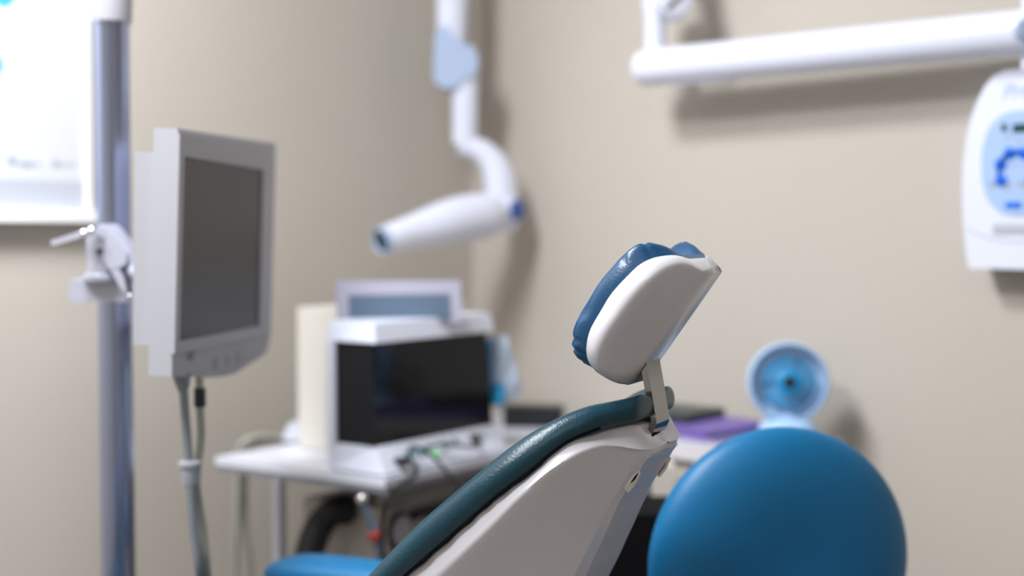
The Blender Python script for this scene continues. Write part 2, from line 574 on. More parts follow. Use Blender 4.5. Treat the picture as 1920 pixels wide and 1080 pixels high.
# ---- seat, legrest, arms, base (mostly below the picture)
hb = (Lr[0] - O).dot(H)
zb = Lr[0].z
def pad(name, h0, z0, h1, z1, wid, th, mtl, par, lbl=None, r=0.03):
    a, b = ch(h0, 0, z0), ch(h1, 0, z1)
    x = (b - a).normalized()
    zz = x.cross(W).normalized()
    if zz.z < 0: zz = -zz
    mm = MB().box((a + b) / 2, x, W, zz, (b - a).length, wid, th, r, 5)
    o = mm.build(name, mtl, par)
    if lbl: tag(o, lbl)
    return o
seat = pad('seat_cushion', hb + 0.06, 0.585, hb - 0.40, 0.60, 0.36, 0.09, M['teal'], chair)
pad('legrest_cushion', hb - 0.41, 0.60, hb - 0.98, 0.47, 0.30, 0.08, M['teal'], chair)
pad('seat_shell', hb + 0.10, 0.50, hb - 0.9, 0.44, 0.28, 0.06, M['shell'], chair, r=0.02)
m = MB().box(ch(hb - 0.12, 0, 0.25), H, W, UP, 0.42, 0.28, 0.44, 0.04, 4)
m.build('pedestal', M['shell'], chair)
m = MB().box(ch(hb - 0.15, 0, 0.02), H, W, UP, 0.85, 0.28, 0.04, 0.015, 3)
m.build('base_plate', M['shell'], chair)
for sg in (1, -1):
    w0 = 0.275 * sg
    e0 = onplane(512, 1062, O + W * 0.275, W)
    h0, z0 = (e0 - O).dot(H), e0.z
    m = MB()
    prof = [ch(h0 + t, w0, z0) for t in (0, 0.34)]
    cx = ch(h0 + 0.19, w0, z0 - 0.006)
    rg = []
    for j in range(33):
        t = -1 + 2 * j / 32
        e = max(1e-3, (1 - abs(t) ** 7)) ** 0.5
        rg.append([cx + H * (0.20 * t) + W * (0.046 * e * math.copysign(abs(math.cos(a_)) ** .7, math.cos(a_))) + UP * (0.030 * (1 - abs(t) ** 9 * .6) * e * math.copysign(abs(math.sin(a_)) ** .75, math.sin(a_))) for a_ in [2 * PI * q / 28 for q in range(28)]])
    m.rings(rg)
    arm = m.build('armrest', M['blue'], chair)
    tag(arm, 'blue vinyl armrest pad')
    m = MB()
    m.tube([ch(h0 + 0.24, w0, z0 - 0.02), ch(h0 + 0.24, w0, z0 - 0.12), ch(h0 + 0.26, w0 * .8, z0 - 0.22), ch(h0 + 0.28, w0 * .55, 0.50)], 0.018, 12)
    m.build('arm_support', M['chrome'], arm)

# ------------------------------------------------------------------ round-backed stool
sC = at(1463, 1056, 1.95)
sn = wdir(0.22, -0.97, -0.02).normalized()
sx = sn.cross(UP).normalized() * -1
stool = thing('clinic_stool', 'stool with large round blue backrest in front of the small desk fan', 'stool', V((sC.x, sC.y, 0)))
Rb = 0.190
prof = []
for i in range(26):
    t = i / 25
    r = Rb * math.sin(t * PI / 2) ** 0.9
    h = 0.048 * (1 - (r / Rb) ** 3.0) ** 0.5 if r < Rb else 0
    h -= 0.010 * math.exp(-(r / (Rb * .45)) ** 2)
    prof.append((r, h))
prof += [(Rb * .995, -0.010), (Rb * .97, -0.020), (Rb * .9, -0.028), (0.0, -0.030)]
m = MB().lathe(sC, sn, prof, 72)
tag(m.build('backrest', M['blue'], stool, sharp=50), 'round blue vinyl backrest pad')
seatc = V((sC.x, sC.y, 0.50)) + wdir(0.04, -0.24, 0)
m = MB().lathe(seatc, UP, [(0, -.04), (.17, -.04), (.19, -.02), (.195, .01), (.18, .03), (.1, .035), (0, .033)], 48)
m.build('seat', M['blue'], stool)
m = MB().tube([sC - sn * 0.03 - UP * 0.02, sC - sn * 0.06 - UP * 0.15, V((sC.x, sC.y, 0.47)) + wdir(0, 0.05, 0), seatc - UP * 0.05], 0.014, 12)
m.build('back_bracket', M['chrome'], stool)
m = MB().cyl(V((seatc.x, seatc.y, 0.09)), V((seatc.x, seatc.y, 0.46)), 0.025)
m.build('column', M['chrome'], stool)
for q in range(5):
    a = q * 2 * PI / 5 + .3
    d = V((math.cos(a), math.sin(a), 0))
    b0 = V((seatc.x, seatc.y, 0.10))
    m = MB().tube([b0, b0 + d * 0.12 - UP * .01, b0 + d * 0.24 - UP * 0.035], [0.022, 0.016], 10)
    lg = m.build('leg', M['black'], stool)
    m = MB().cyl(b0 + d * 0.24 + V((-d.y, d.x, 0)) * .015 - UP * .073, b0 + d * 0.24 - V((-d.y, d.x, 0)) * .015 - UP * .073, 0.026)
    m.build('caster', M['black'], lg)

# ------------------------------------------------------------------ pole with clamp arm
pY = 2.19
pt, pb = at(210.5, 40, pY), at(221, 1080, pY)
pc = V(((pt.x + pb.x) / 2, (pt.y + pb.y) / 2, 0))
pole = thing('mounting_pole', 'tall bluish steel pole with a lever clamp, carrying the monitor', 'pole', pc)
zt = at(210, 42, pY).z
m = MB().cyl(pc, V((pc.x, pc.y, 1.575)), 0.0258, 40)
m.build('tube', M['steel'], pole)
m = MB().lathe(pc, UP, [(0.0258, zt - .004), (0.0285, zt - .004), (0.0285, zt + .001), (0.0258, zt + .001)], 40)
m.build('collar_ring', M['steel'], pole)
m = MB().lathe(pc, UP, [(0.012, zt), (0.0295, zt), (0.0302, zt + .004), (0.0325, zt + .06), (0.034, RZ - .03), (.05, RZ - .02), (0.05, RZ), (0.01, RZ)], 40)
tag(m.build('upper_sleeve', M['mongrey'], pole), 'white plastic upper sleeve')
m = MB().lathe(pc, UP, [(0.02, 0), (.05, 0), (.05, .012), (.035, .02), (0.02, .02)], 40)
m.build('floor_flange', M['steel'], pole)
# clamp block
ca, cb = at(136, 524, pY - .03), at(243, 566, pY - .03)
cc = (ca + cb) / 2 + FWD * 0.03
m = MB().box(cc, RIGHT, FWD, UP, 0.088, 0.085, 0.033, 0.008, 4)
clamp = m.build('clamp_block', M['alu'], pole)
m = MB()
q0 = at(189, 527, pY - .045)
m.cyl(q0, q0 + UP * 0.078, 0.0205, 28)
m.lathe(q0, UP, [(0.005, 0.0), (.0245, 0.0), (.0255, .002), (.0255, .009), (.0245, .011), (0.005, .011)], 32)
m.build('swivel_post', M['alu'], pole)
kn = pY - 0.05
m = MB()
arm_o = [(178,424),(190,420),(206,421),(216,428),(252,478),(256,520),(247,505),(233,498),(222,500),(212,512),(196,508),(182,488),(168,462),(166,440)]
# two cheek plates of the tilting knuckle
for d0 in (0.0, 0.030):
    m.prism([at(x, y, kn - .012) + FWD * d0 for x, y in [(176,426),(190,420),(206,421),(217,430),(236,456),(256,486),(256,512),(240,492),(226,470),(212,460),(204,505),(190,502),(174,470),(167,448)]], FWD * 0.009, 0.0015, 2)
m.cyl(at(190, 436, kn - .016), at(190, 436, kn + .032), 0.009, 20)
m.build('tilt_knuckle', M['alu'], pole)
m = MB()
m.prism([at(x, y, kn - .02) for x, y in [(197,446),(212,438),(238,474),(236,494),(222,503),(206,505),(193,486)]], FWD * 0.007, 0.0025, 3)
m.prism([at(x, y, kn - .02) for x, y in [(207,505),(219,500),(246,545),(240,553),(226,541)]], FWD * 0.008, 0.002, 2)
m.build('link_plate', M['alu'], pole)
m = MB().lathe(at(187, 471, kn - .014), -FWD, [(0, -.002), (.0045, -.002), (.0045, .003), (0, .003)], 20)
m.build('hole_shade_disc', M['tray'], pole)  # dark disc painted as the shade of a hole
m = MB()
m.tube([at(233, 500, kn - .024), at(238, 525, kn - .024), at(243, 552, kn - .024)], 0.003, 10)
m.build('tension_rod', M['black'], pole)
m = MB()
m.prism([at(x, y, kn - .035) for x, y in [(95,451),(157,431),(160,442),(96,461)]], FWD * 0.006, 0.002, 2)
lev = m.build('clamp_lever', M['alu'], pole)
for x, y, r in ((157, 438, .0065), (171, 433, .0065), (243, 555, .0035)):
    m = MB()
    c0 = at(x, y, kn - .045)
    m.lathe(c0, -FWD, [(0.0, -.02), (r, -.02), (r, 0), (r * .8, .003), (r * .4, .0045), (0, .005)], 20)
    m.build('bolt_head', M['polish'], pole)

# ------------------------------------------------------------------ monitor on the pole
mA = wdir(0.1136, 1, 0).normalized()             # along its width, away from the camera
mU = (UP + wdir(0.033, 0, 0)).normalized()
mN = mA.cross(mU).normalized()
if mN.dot(RIGHT) < 0: mN = -mN
mP = at(331, 480, 1.93)
def mp(px, py, d=0.0):
    return onplane(px, py, mP + mN * d, mN)
mon = thing('monitor', 'white flat-panel monitor with dark blank screen clamped to the steel pole', 'monitor', V((mp(400, 700).x, mp(400, 700).y, mp(400, 706).z)))
outl = [(333,241),(420,254),(517,269),(513,450),(508,628),(500,660),(484,673),(466,684),(440,701),(418,706),(395,708),(322,706),(327,480)]
m = MB()
m.prism([mp(x, y) for x, y in outl], -mN * 0.033, 0.006, 4)
case = m.build('housing', M['mongrey'], mon, sharp=30)
# raised bezel border round the screen
scr = [(346,293),(494,318),(487,611),(337,640)]
inner = [mp(x, y, .0035) for x, y in scr]
outer = [mp(x, y, .0035) for x, y in ((337,250),(513,273),(505,630),(327,664))]
m = MB()
ao = [m.bm.verts.new(p) for p in outer]; ai = [m.bm.verts.new(p) for p in inner]
bo = [m.bm.verts.new(p - mN * .006) for p in outer]; bi = [m.bm.verts.new(p - mN * .006) for p in inner]
for i in range(4):
    j = (i + 1) % 4
    m.bm.faces.new((ao[i], ao[j], ai[j], ai[i]))
    m.bm.faces.new((bo[i], bo[j], ao[j], ao[i]))
    m.bm.faces.new((ai[i], ai[j], bi[j], bi[i]))
m.build('bezel', M['mongrey'], mon, smooth=False)
m = MB().prism([mp(x, y, .0002) for x, y in ((344,290),(497,315),(489,614),(335,643))], mN * 0.0006)
tag(m.build('screen', M['screen'], mon, smooth=False), 'dark blank screen')
back = [(333,286),(500,300),(494,600),(328,650)]
m = MB().prism([mp(x, y) - mN * 0.033 for x, y in back], -mN * 0.027, 0.004, 3)
m.build('rear_housing', M['mongrey'], mon, sharp=30)
hub = (mp(400, 520) - mN * 0.06)
m = MB().tube([at(246, 512, kn), (at(246, 512, kn) + hub) / 2 + mN * .0, hub], 0.014, 14)
m.build('mount_arm', M['alu'], mon)
def m_text():
    p = mp(351, 676, .0004)
    xd = (mp(373, 672, .0004) - p).normalized()
    return text_mesh('logo', 'NEC', M['print'], mon, p, xd, mU, 0.017, shear=0.0)
m_text()
for bx, by, r in ((404,681,.011),(427,675,.011),(448,669,.012)):
    c0 = mp(bx, by, 0)
    m = MB().lathe(c0, mN, [(r * .78, 0.0), (r * .8, .0009), (r, .0009), (r, 0.0)], 28)
    b_ = m.build('button_ring', M['ring'], mon)
    m = MB().lathe(c0, mN, [(0, .0002), (r * .4, .0012), (r * .34, .0018), (0, .002)], 20)
    m.build('button', M['ring'], b_)

mcY = 1.99
def path(pts, Y):
    return [at(x, y, Y) for x, y in pts]
m = MB()
m.tube([at(x, y, mcY + d) for x, y, d in ((343,712,0),(345,745,0),(348,790,0),(354,868,0),(357,905,0),(359,945,0),(364,1000,0),(375,1080,.01),(376,1140,.09),(366,1200,.24),(362,1320,.34),(362,1500,.38),(362,1748,.41))], 0.0064, 14)
m.tube(path([(340,700),(342,716),(343,735)], mcY), [0.013, 0.011, 0.0065], 14)
tag(m.build('monitor_cable', M['cable_grey'], sharp=60), 'dark grey cable hanging from near end of the monitor', 'cable')
m = MB()
m.tube([at(x, y, mcY + .016 + d) for x, y, d in ((374,707,0),(374,725,0),(375,770,0),(377,815,0),(371,868,0),(368,905,0),(374,950,0),(382,1000,0),(386,1050,.0),(392,1105,.03),(402,1160,.14),(400,1240,.32),(402,1400,.42),(402,1600,.44),(402,1728,.445))], 0.0058, 14)
vc = m.build('video_cable', M['cable_beige'], sharp=60)
tag(vc, 'beige-grey cable with black ferrite hanging under the monitor', 'cable')
m = MB()
a, b = at(374.5, 727, mcY + .016), at(375, 763, mcY + .016)
m.cyl(b, a, 0.0085, 20, .002)
tag(m.build('ferrite_bead', M['black'], vc), 'black ferrite bead')
m = MB()
c0 = at(356, 911, mcY + .004)
m.lathe(c0, UP, [(.004, 0), (.0105, .001), (.0125, .006), (.0128, .026), (.0135, .028), (.0165, .029), (.0165, .034), (.010, .037), (.004, .037)], 28)
tag(m.build('cable_clip', M['mongrey']), 'white ring clip holding two cables together below the monitor', 'clip')

# ------------------------------------------------------------------ equipment cart
e1 = wdir(math.sin(math.radians(35)), math.cos(math.radians(35)), 0)
e2 = wdir(-math.sin(math.radians(55)), math.cos(math.radians(55)), 0)
nc = at(722, 899, 2.36)
TZ = nc.z
def tb(a, b, z=0.0):
    return nc + e1 * a + e2 * b + UP * z
TL, TW = 0.80, 0.405
cart = thing('equipment_cart', 'white-topped equipment cart standing in the room corner', 'cart', V((tb(.4, .19).x, tb(.4, .19).y, 0)))
m = MB().box(tb(TL / 2, TW / 2, -0.007), e1, e2, UP, TL, TW, 0.014, 0.005, 3)
m.build('tabletop', M['table'], cart)
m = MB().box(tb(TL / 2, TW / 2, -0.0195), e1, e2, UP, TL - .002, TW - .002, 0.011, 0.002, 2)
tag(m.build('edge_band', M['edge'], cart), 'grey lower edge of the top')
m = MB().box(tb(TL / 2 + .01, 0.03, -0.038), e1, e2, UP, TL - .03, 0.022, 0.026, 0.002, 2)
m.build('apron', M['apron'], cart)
for a, b in ((.05, TW - .035), (TL - .05, TW - .035), (TL - .05, .05), (.40, .05)):
    if (a, b) == (.05, TW - .035):
        lp = at(523, 925, 2.50); lp = V((lp.x, lp.y, 0))
    else:
        lp = V((tb(a, b).x, tb(a, b).y, 0))
    m = MB().box(lp + UP * (TZ - .024 + .06) / 2, e1, e2, UP, 0.017, 0.017, TZ - .024 - .06, 0.003, 2)
    lg = m.build('leg', M['mongrey'], cart)
    m = MB().cyl(lp + UP * .03 - e1 * .012, lp + UP * .03 + e1 * .012, 0.03, 24)
    m.build('caster', M['black'], lg)

# white device with smoked cover on the near corner
dev = thing('imaging_unit', 'white countertop unit with smoked black cover on the front corner of the cart', 'device', tb(.17, .06))
dn = tb(.012, .010)                                # near lower corner of its base
def dv(a, b, z):
    return dn + e1 * a + e2 * b + UP * z
DL, DW = 0.358, 0.127
BH = 0.049
m = MB()
base = [dv(0, 0, .004), dv(DL, 0, .004), dv(DL, .16, .004), dv(0.05, .16, .004), dv(-.0, DW, .004)]
topb = [dv(.010, .026, BH), dv(DL - .006, .026, BH), dv(DL - .006, .16, BH), dv(.05, .16, BH), dv(0, DW, BH)]
Rg = m.rings([base, topb])
m._bev(list(m.bm.faces), 0.004, 3)
b_ = m.build('base', M['white'], dev, sharp=30)
for a, b in ((.03, .08), (DL - .03, .03), (DL - .03, .13), (.06, .13)):
    m = MB().cyl(dv(a, b, 0), dv(a, b, .006), .009, 16)
    m.build('foot', M['black'], b_)
TH_ = 0.258
m = MB()
s0 = [dv(.008, .027, BH), dv(DL - .012, .027, BH), dv(DL - .012, .150, BH), dv(.045, .150, BH), dv(.004, DW - .012, BH)]
s1 = [dv(.004, .030, TH_ - .03), dv(DL - .028, .030, TH_ - .03), dv(DL - .028, .150, TH_ - .03), dv(.045, .150, TH_ - .03), dv(.004, DW - .012, TH_ - .03)]
m.rings([s0, s1])
m._bev(list(m.bm.faces), 0.003, 2)
tag(m.build('smoked_cover', M['smoke'], dev, sharp=30), 'smoked black glossy cover')
m = MB()
t0 = [dv(-.002, .018, TH_ - .032), dv(DL - .018, .018, TH_ - .032), dv(DL - .018, .16, TH_ - .032), dv(.045, .16, TH_ - .032), dv(-.002, DW, TH_ - .032)]
t1 = [dv(.004, .026, TH_), dv(DL - .022, .026, TH_ + .002), dv(DL - .022, .150, TH_ + .002), dv(.05, .150, TH_), dv(.002, DW - .004, TH_)]
m.rings([t0, t1])
m._bev(list(m.bm.faces), 0.008, 4)
tp = m.build('top_cap', M['white'], dev, sharp=30)
m = MB().prism([dv(-.002, DW - .016, BH), dv(.012, DW - .016, BH), dv(.012, DW + .002, BH), dv(-.002, DW + .002, BH)], UP * (TH_ - .03 - BH), .003, 2)
m.build('corner_post', M['white'], dev)
# control strip on the sloping front of the base
fz = lambda a, z, d=0.0: dv(a, 0.0 + .026 * (z - .004) / (BH - .004), z) - e2 * d
cn = (fz(.1, BH) - fz(.1, .004)).normalized()
def strip(a, z, la, lz, mtl, name, d=.0015, lbl=None):
    mm = MB().box(fz(a, z, 0), e1, cn, e1.cross(cn), la, lz, 2 * d, .0006, 1)
    o = mm.build(name, mtl, b_)
    if lbl: tag(o, lbl)
    return o
for a, z, la, lz in ((.075, .026, .012, .014), (.095, .027, .010, .012), (.113, .026, .011, .014), (.131, .027, .010, .012), (.185, .031, .013, .015), (.215, .032, .012, .015)):
    strip(a, z, la, lz, M['mark_teal'], 'key')
strip(.275, .030, .022, .020, M['black'], 'socket', .004)
strip(.302, .034, .010, .010, M['mark_teal'], 'key')
m = MB().lathe(fz(.145, .020), -e2, [(0.0, 0), (.006, 0), (.006, .003), (.003, .0045), (0, .0045)], 20)
tag(m.build('indicator_lamp', M['led'], b_), 'lit green indicator lamp')
m = MB().box(fz(.048, .022, .008), e1, e2, UP, .022, .022, .010, .003, 2)
m.build('plug', M['black'], b_)

# cables plugged into the front
m = MB()
p0 = fz(.046, .022, .018)
m.tube([p0 + e1 * .01, p0 - e2 * .012, p0 - e2 * .022 - UP * .02, at(729, 925, 2.30), at(718, 970, 2.30), at(716, 1010, 2.31), at(722, 1080, 2.32), at(728, 1180, 2.34)], 0.0042, 10)
tag(m.build('lead_cable', M['cable_black']), 'black lead looping over the near cart corner and straight down', 'cable')
m = MB()
p1 = fz(.146, .030, .010)
m.tube([fz(.059, .030, .020), fz(.077, .042, .018), fz(.10, .030, .028), fz(.115, .006, .034), fz(.132, -.03, .034), fz(.15, -.07, .03), fz(.158, -.11, .02)], 0.0034, 10)
tag(m.build('lead_cable', M['cable_black']), 'black lead arching over the control keys and under the cart apron', 'cable')
m = MB()
m.tube([fz(.272, .030, .006), fz(.25, .022, .02), fz(.20, .03, .022), fz(.16, .036, .014), fz(.12, .036, .012)], 0.0028, 10)
tag(m.build('lead_cable', M['cable_black']), 'thin black lead lying across the green lamp and socket', 'cable')

# cream box unit behind it
m = MB()
m.box(tb(.34, .285, .002 + .134), e1, e2, UP, .36, .13, .268, .016, 5)
cb_ = m.build('box_unit', M['cream'], sharp=30)
tag(cb_, 'cream rounded box unit standing behind the smoked-cover device', 'device')

# low flip-up display hinged on top of the device
d1, dU = wdir(1, 0.03, 0).normalized(), (UP + wdir(0, .18, 0)).normalized()
dN = d1.cross(dU).normalized()
if dN.dot(FWD) > 0: dN = -dN
dP = at(746, 598, 2.535)
def dp(x, y, d=0): return onplane(x, y, dP + dN * d, dN)
m = MB().prism([dp(x, y) for x, y in ((630,527),(863,526),(866,604),(632,604))], -dN * .014, .004, 3)
dsp = m.build('flip_display', M['dispframe'], dev, sharp=30)
tag(dsp, 'lilac-grey framed flip-up display')
m = MB().prism([dp(x, y, .0004) for x, y in ((653,554),(843,551),(846,600),(655,600))], dN * .001)
tag(m.build('display_screen', M['lcd_blue'], dsp, smooth=False), 'blue-grey screen')
m = MB().box(dv(.16, .105, TH_ + .006), d1, wdir(0, 1, 0), UP, .09, .03, .016, .004, 2)
m.build('hinge', M['ring'], dsp)

# white bracket block and grey cable at the left end of the cart
m = MB()
q = [(527,824),(541,795),(560,790),(566,812),(552,829)]
qd = 2.745
m.prism([at(x, y, qd) for x, y in q], FWD * .02, .004, 3)
tag(m.build('cable_plug', M['matte_white']), 'small white plug block beside the cream box on the cart', 'plug')
m = MB()
p = [(0,0,0),(575,832,2.83),(545,826,2.79),(505,820,2.74),(470,822,2.71),(450,838,2.70),(446,870,2.70),(446,920,2.70),(443,980,2.70),(441,1040,2.70),(440,1100,2.70),(440,1300,2.70),(440,1592,2.70)]
m.tube([at(x, y, d) for x, y, d in p[1:]], 0.0068, 12)
tag(m.build('power_cable', M['cable_beige'], sharp=60), 'left of two grey-beige cables draped over the back edge of the cart', 'cable')
m = MB()
p = [(575,828,2.85),(535,824,2.80),(492,826,2.745),(468,838,2.725),(459,868,2.72),(458,920,2.72),(459,980,2.72),(465,1040,2.72),(470,1100,2.72),(474,1300,2.72),(474,1584,2.72)]
m.tube([at(*q) for q in p], 0.0064, 12)
tag(m.build('power_cable', M['cable_beige'], sharp=60), 'right of two grey-beige cables draped over the back edge of the cart', 'cable')

# folded mask hanging off the right end of the device
m = MB()
mY = 2.72
cols = 10
front = []
gridp = []
lft = [(908,640),(906,690),(908,730),(914,756)]
mid = [(934,629),(936,690),(938,730),(936,760)]
rgt = [(952,630),(962,670),(973,710),(979,742)]
Lq = catmull([at(x, y, mY - .012) for x, y in lft], 14)
Mq = catmull([at(x, y, mY - .030) for x, y in mid], 14)
Rq = catmull([at(x, y, mY - .004) for x, y in rgt], 14)
rr = []
for i in range(14):
    row = []
    for j in range(9):
        t = j / 8
        p_ = (Lq[i].lerp(Mq[i], t * 2) if t < .5 else Mq[i].lerp(Rq[i], t * 2 - 1))
        row.append(p_ - FWD * (0.003 * math.sin(i * .9 + j * .8)))
    rr.append(row)
backr = [[p_ + FWD * .006 for p_ in row] for row in rr]
rings_ = [a + b[::-1] for a, b in zip(rr, backr)]
m.rings(rings_)
mask = m.build('face_mask', M['film_pale'], sharp=70)
tag(mask, 'pale blue folded face mask hanging at the right end of the smoked-cover device', 'face mask')
m = MB()
lo = [Lq[11], Mq[11], Rq[10]]
rings_ = []
for i in range(9, 14):
    row = [q_ - FWD * .004 for q_ in rr[i][0:6]]
    rings_.append(row + [q_ - FWD * .0015 for q_ in row[::-1]])
m.rings([[p_ - FWD * .002 for p_ in r_] for r_ in rings_])
tag(m.build('lower_pleat', M['film_blue'], mask, sharp=70), 'bright blue lower pleat')
m = MB()
rings_ = []
for i in range(0, 11):
    row = [q_ - FWD * .005 for q_ in rr[i][0:3]]
    rings_.append(row + [q_ - FWD * .002 for q_ in row[::-1]])
m.rings(rings_)
tag(m.build('side_pleat', M['film_blue'], mask, sharp=70), 'bright blue side pleat')

# black case at the far end of the cart
bc0 = at(1002, 768, 2.98); bc0 = V((bc0.x, bc0.y, TZ))
m = MB().box(bc0 + UP * .022 + FWD * .02, wdir(1, -.12, 0).normalized(), wdir(.12, 1, 0).normalized(), UP, .125, .06, .042, .004, 2)
tag(m.build('black_case', M['black']), 'small black case on the far end of the cart behind the chair', 'case')

# ------------------------------------------------------------------ things under the cart
ub = at(700, 1040, 2.62); ub = V((ub.x, ub.y, 0))
un = thing('suction_unit', 'beige-grey machine with round dial under the cart', 'machine', ub)
m = MB()
zt_ = at(700, 935, 2.6).z
m.box(ub + UP * (zt_ / 2 + .03) + e1 * .12 , e1, e2, UP, .40, .20, zt_ - .06, .012, 3)
m.build('body', M['beige_metal'], un)
for a, b in ((-.04, -.06), (.28, -.06), (-.04, .06), (.28, .06)):
    m = MB().cyl(ub + e1 * (a - .01) + e2 * b + UP * .03, ub + e1 * (a + .01) + e2 * b + UP * .03, .03, 20)
    m.build('caster', M['black'], un)
fc = ub + e1 * .12 - e2 * .10
def fu(px, py, d=0): return onplane(px, py, fc - e2 * d, e2)
m = MB().lathe(fu(748, 995), -e2, [(0, -.003), (.034, -.003), (.036, .006), (.031, .010), (.029, .008), (0, .008)], 36)
g = m.build('gauge', M['black'], un)
m = MB().lathe(fu(748, 995), -e2, [(0, .0082), (.028, .0084), (.028, .0075)], 36)
tag(m.build('gauge_face', M['ring'], g), 'pale gauge face')
m = MB().prism([fu(x, y) for x, y in ((770,955),(870,930),(870,950),(770,975))], -e2 * .01, .003, 2)
m.build('front_slot', M['brown'], un)
m = MB().prism([fu(x, y) for x, y in ((760,918),(900,885),(900,905),(760,940))], -e2 * .012, .004, 2)
m.build('front_rail', M['cab'], un)

m = MB()
hp = [(655,955,2.55),(628,958,2.53),(600,985,2.52),(582,1030,2.52),(574,1090,2.52),(590,1190,2.53),(640,1260,2.55)]
pts = catmull([at(*q) for q in hp], 90)
m.tube(pts, [0.026 * (1 + .07 * ((i % 2) * 2 - 1)) for i in range(90)], 16, n=90)
tag(m.build('suction_hose', M['rubber'], sharp=60), 'thick black corrugated hose arching out of the machine under the cart', 'hose')
m = MB()
hp2 = [(690,960,2.36),(668,985,2.36),(655,1035,2.36),(652,1100,2.36)]
hp2 = [(679,934,2.34),(684,948,2.34),(693,970,2.34),(704,1000,2.34),(714,1040,2.34),(722,1090,2.35),(730,1180,2.36)]
m.tube([at(*q) for q in hp2], [0.0062, .008, 0.0085, .0085, .0085], 14)
ah = m.build('air_hose', M['hose'], sharp=60)
tag(ah, 'blue-grey hose with shiny tip and red clip below the near cart corner', 'hose')
m = MB()
c0 = at(679, 936, 2.338)
m.lathe(c0, UP, [(.009 * math.cos(a_ * PI / 16 - PI / 2), .009 * math.sin(a_ * PI / 16 - PI / 2)) for a_ in range(17)], 24)
tag(m.build('metal_tip', M['polish'], ah), 'shiny metal tip')
m = MB().cyl(at(701, 996, 2.34), at(708, 1011, 2.34), 0.0125, 20, .002)
tag(m.build('red_clip', M['red'], ah), 'red clip')

# ------------------------------------------------------------------ side table with fan and folders
CZ = 0.81
SX0, SX1, SY0, SY1 = 0.66, 1.065, -.31, -.075
scx, scy, slx, sly = (SX0 + SX1) / 2, (SY0 + SY1) / 2, SX1 - SX0, SY1 - SY0
side = thing('side_table', 'narrow pale side table by the back wall behind the chair and stool', 'table', V((scx, scy, 0)))
m = MB().box(V((scx, scy, CZ - .016)), ex, ey, ez, slx, sly, .032, .004, 2)
m.build('tabletop', M['worktop'], side)
m = MB().box(V((scx, scy + .005, CZ - .056)), ex, ey, ez, slx - .02, sly - .02, .048, .003, 2)
m.build('drawer_rail', M['cab'], side)
for x in (SX0 + .03, SX1 - .03):
    m = MB().box(V((x, scy + .004, (CZ - .08) / 2)), ex, ey, ez, .025, sly - .03, CZ - .08, .003, 2)
    m.build('side_panel', M['cab'], side)
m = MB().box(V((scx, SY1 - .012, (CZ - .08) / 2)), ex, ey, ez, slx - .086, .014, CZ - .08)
m.build('shade_panel', M['brown'], side)  # dark brown panel paints the shade of the open space under the top

# near-black block over a dark area and pale carton standing in the knee space
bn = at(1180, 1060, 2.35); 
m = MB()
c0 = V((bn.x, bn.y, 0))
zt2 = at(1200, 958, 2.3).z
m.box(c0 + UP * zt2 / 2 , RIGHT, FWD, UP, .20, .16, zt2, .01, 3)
tag(m.build('black_block', M['dark']), 'tall near-black block on the floor between the chair and the side table', 'bin')
ct = at(1243, 915, 2.52); c0 = V((ct.x, ct.y, 0))
m = MB()
z0_, z1_ = at(1243, 955, 2.52).z, at(1243, 868, 2.52).z
m.box(V((c0.x, c0.y, z1_ / 2)), RIGHT, FWD, UP, .036, .08, z1_, .004, 2)
tag(m.build('carton', M['cab']), 'narrow cream carton standing against the front of the side table', 'carton')

# folders and tray
def flat_on(px, d, z, sx_, sy_, sz_, ang, mtl, name, r=.003):
    c0 = at(px, 700, d); c0 = V((c0.x, c0.y, z + sz_ / 2))
    a = wdir(math.cos(ang), math.sin(ang), 0); b = wdir(-math.sin(ang), math.cos(ang), 0)
    return MB().box(c0, a, b, UP, sx_, sy_, sz_, r, 2).build(name, mtl)
cp_ = V((0.91, -.16, CZ))
def on_counter(x, y, z, sx_, sy_, sz_, rot, mtl, name, r=.002):
    a = V((math.cos(rot), math.sin(rot), 0)); b = V((-math.sin(rot), math.cos(rot), 0))
    return MB().box(V((x, y, z + sz_ / 2)), a, b, UP, sx_, sy_, sz_, r, 2).build(name, mtl)
tag(on_counter(.805, -.195, CZ + .0005, .25, .20, .008, 0.04, M['lavender'], 'folder'), 'pale lavender folder at the bottom of the stack on the side table', 'folder', 'folders on the side table')
tag(on_counter(.80, -.19, CZ + .0088, .25, .20, .012, -0.03, M['purple'], 'folder'), 'purple folder on top of the pale lavender folder', 'folder', 'folders on the side table')
tag(on_counter(0.745, -.17, CZ + .0212, .15, .14, .016, 0.1, M['tray'], 'instrument_tray', .005), 'dark flat tray resting on the purple folder beside the chair bracket', 'tray')

# ------------------------------------------------------------------ small desk fan
fC = at(1478, 717, 2.585)
fn = wdir(-0.10, -1, 0.12).normalized()
fan = thing('desk_fan', 'small sky-blue desk fan with round wire cage above the round blue backrest', 'fan', V((fC.x, fC.y, CZ)))
fx = fn.cross(UP).normalized(); fy = fn.cross(fx).normalized()
FR = 0.0735
def circ(c, r, nrm_off, k=48):
    return [c + fn * nrm_off + (fx * math.cos(2 * PI * i / k) + fy * math.sin(2 * PI * i / k)) * r for i in range(k + 1)]
m = MB().lathe(fC, fn, [(FR * .93, -.020), (FR, -.018), (FR * 1.005, 0), (FR, .010), (FR * .94, .014), (FR * .90, .010), (FR * .90, -.018)], 64)
m.bm.faces.ensure_lookup_table()
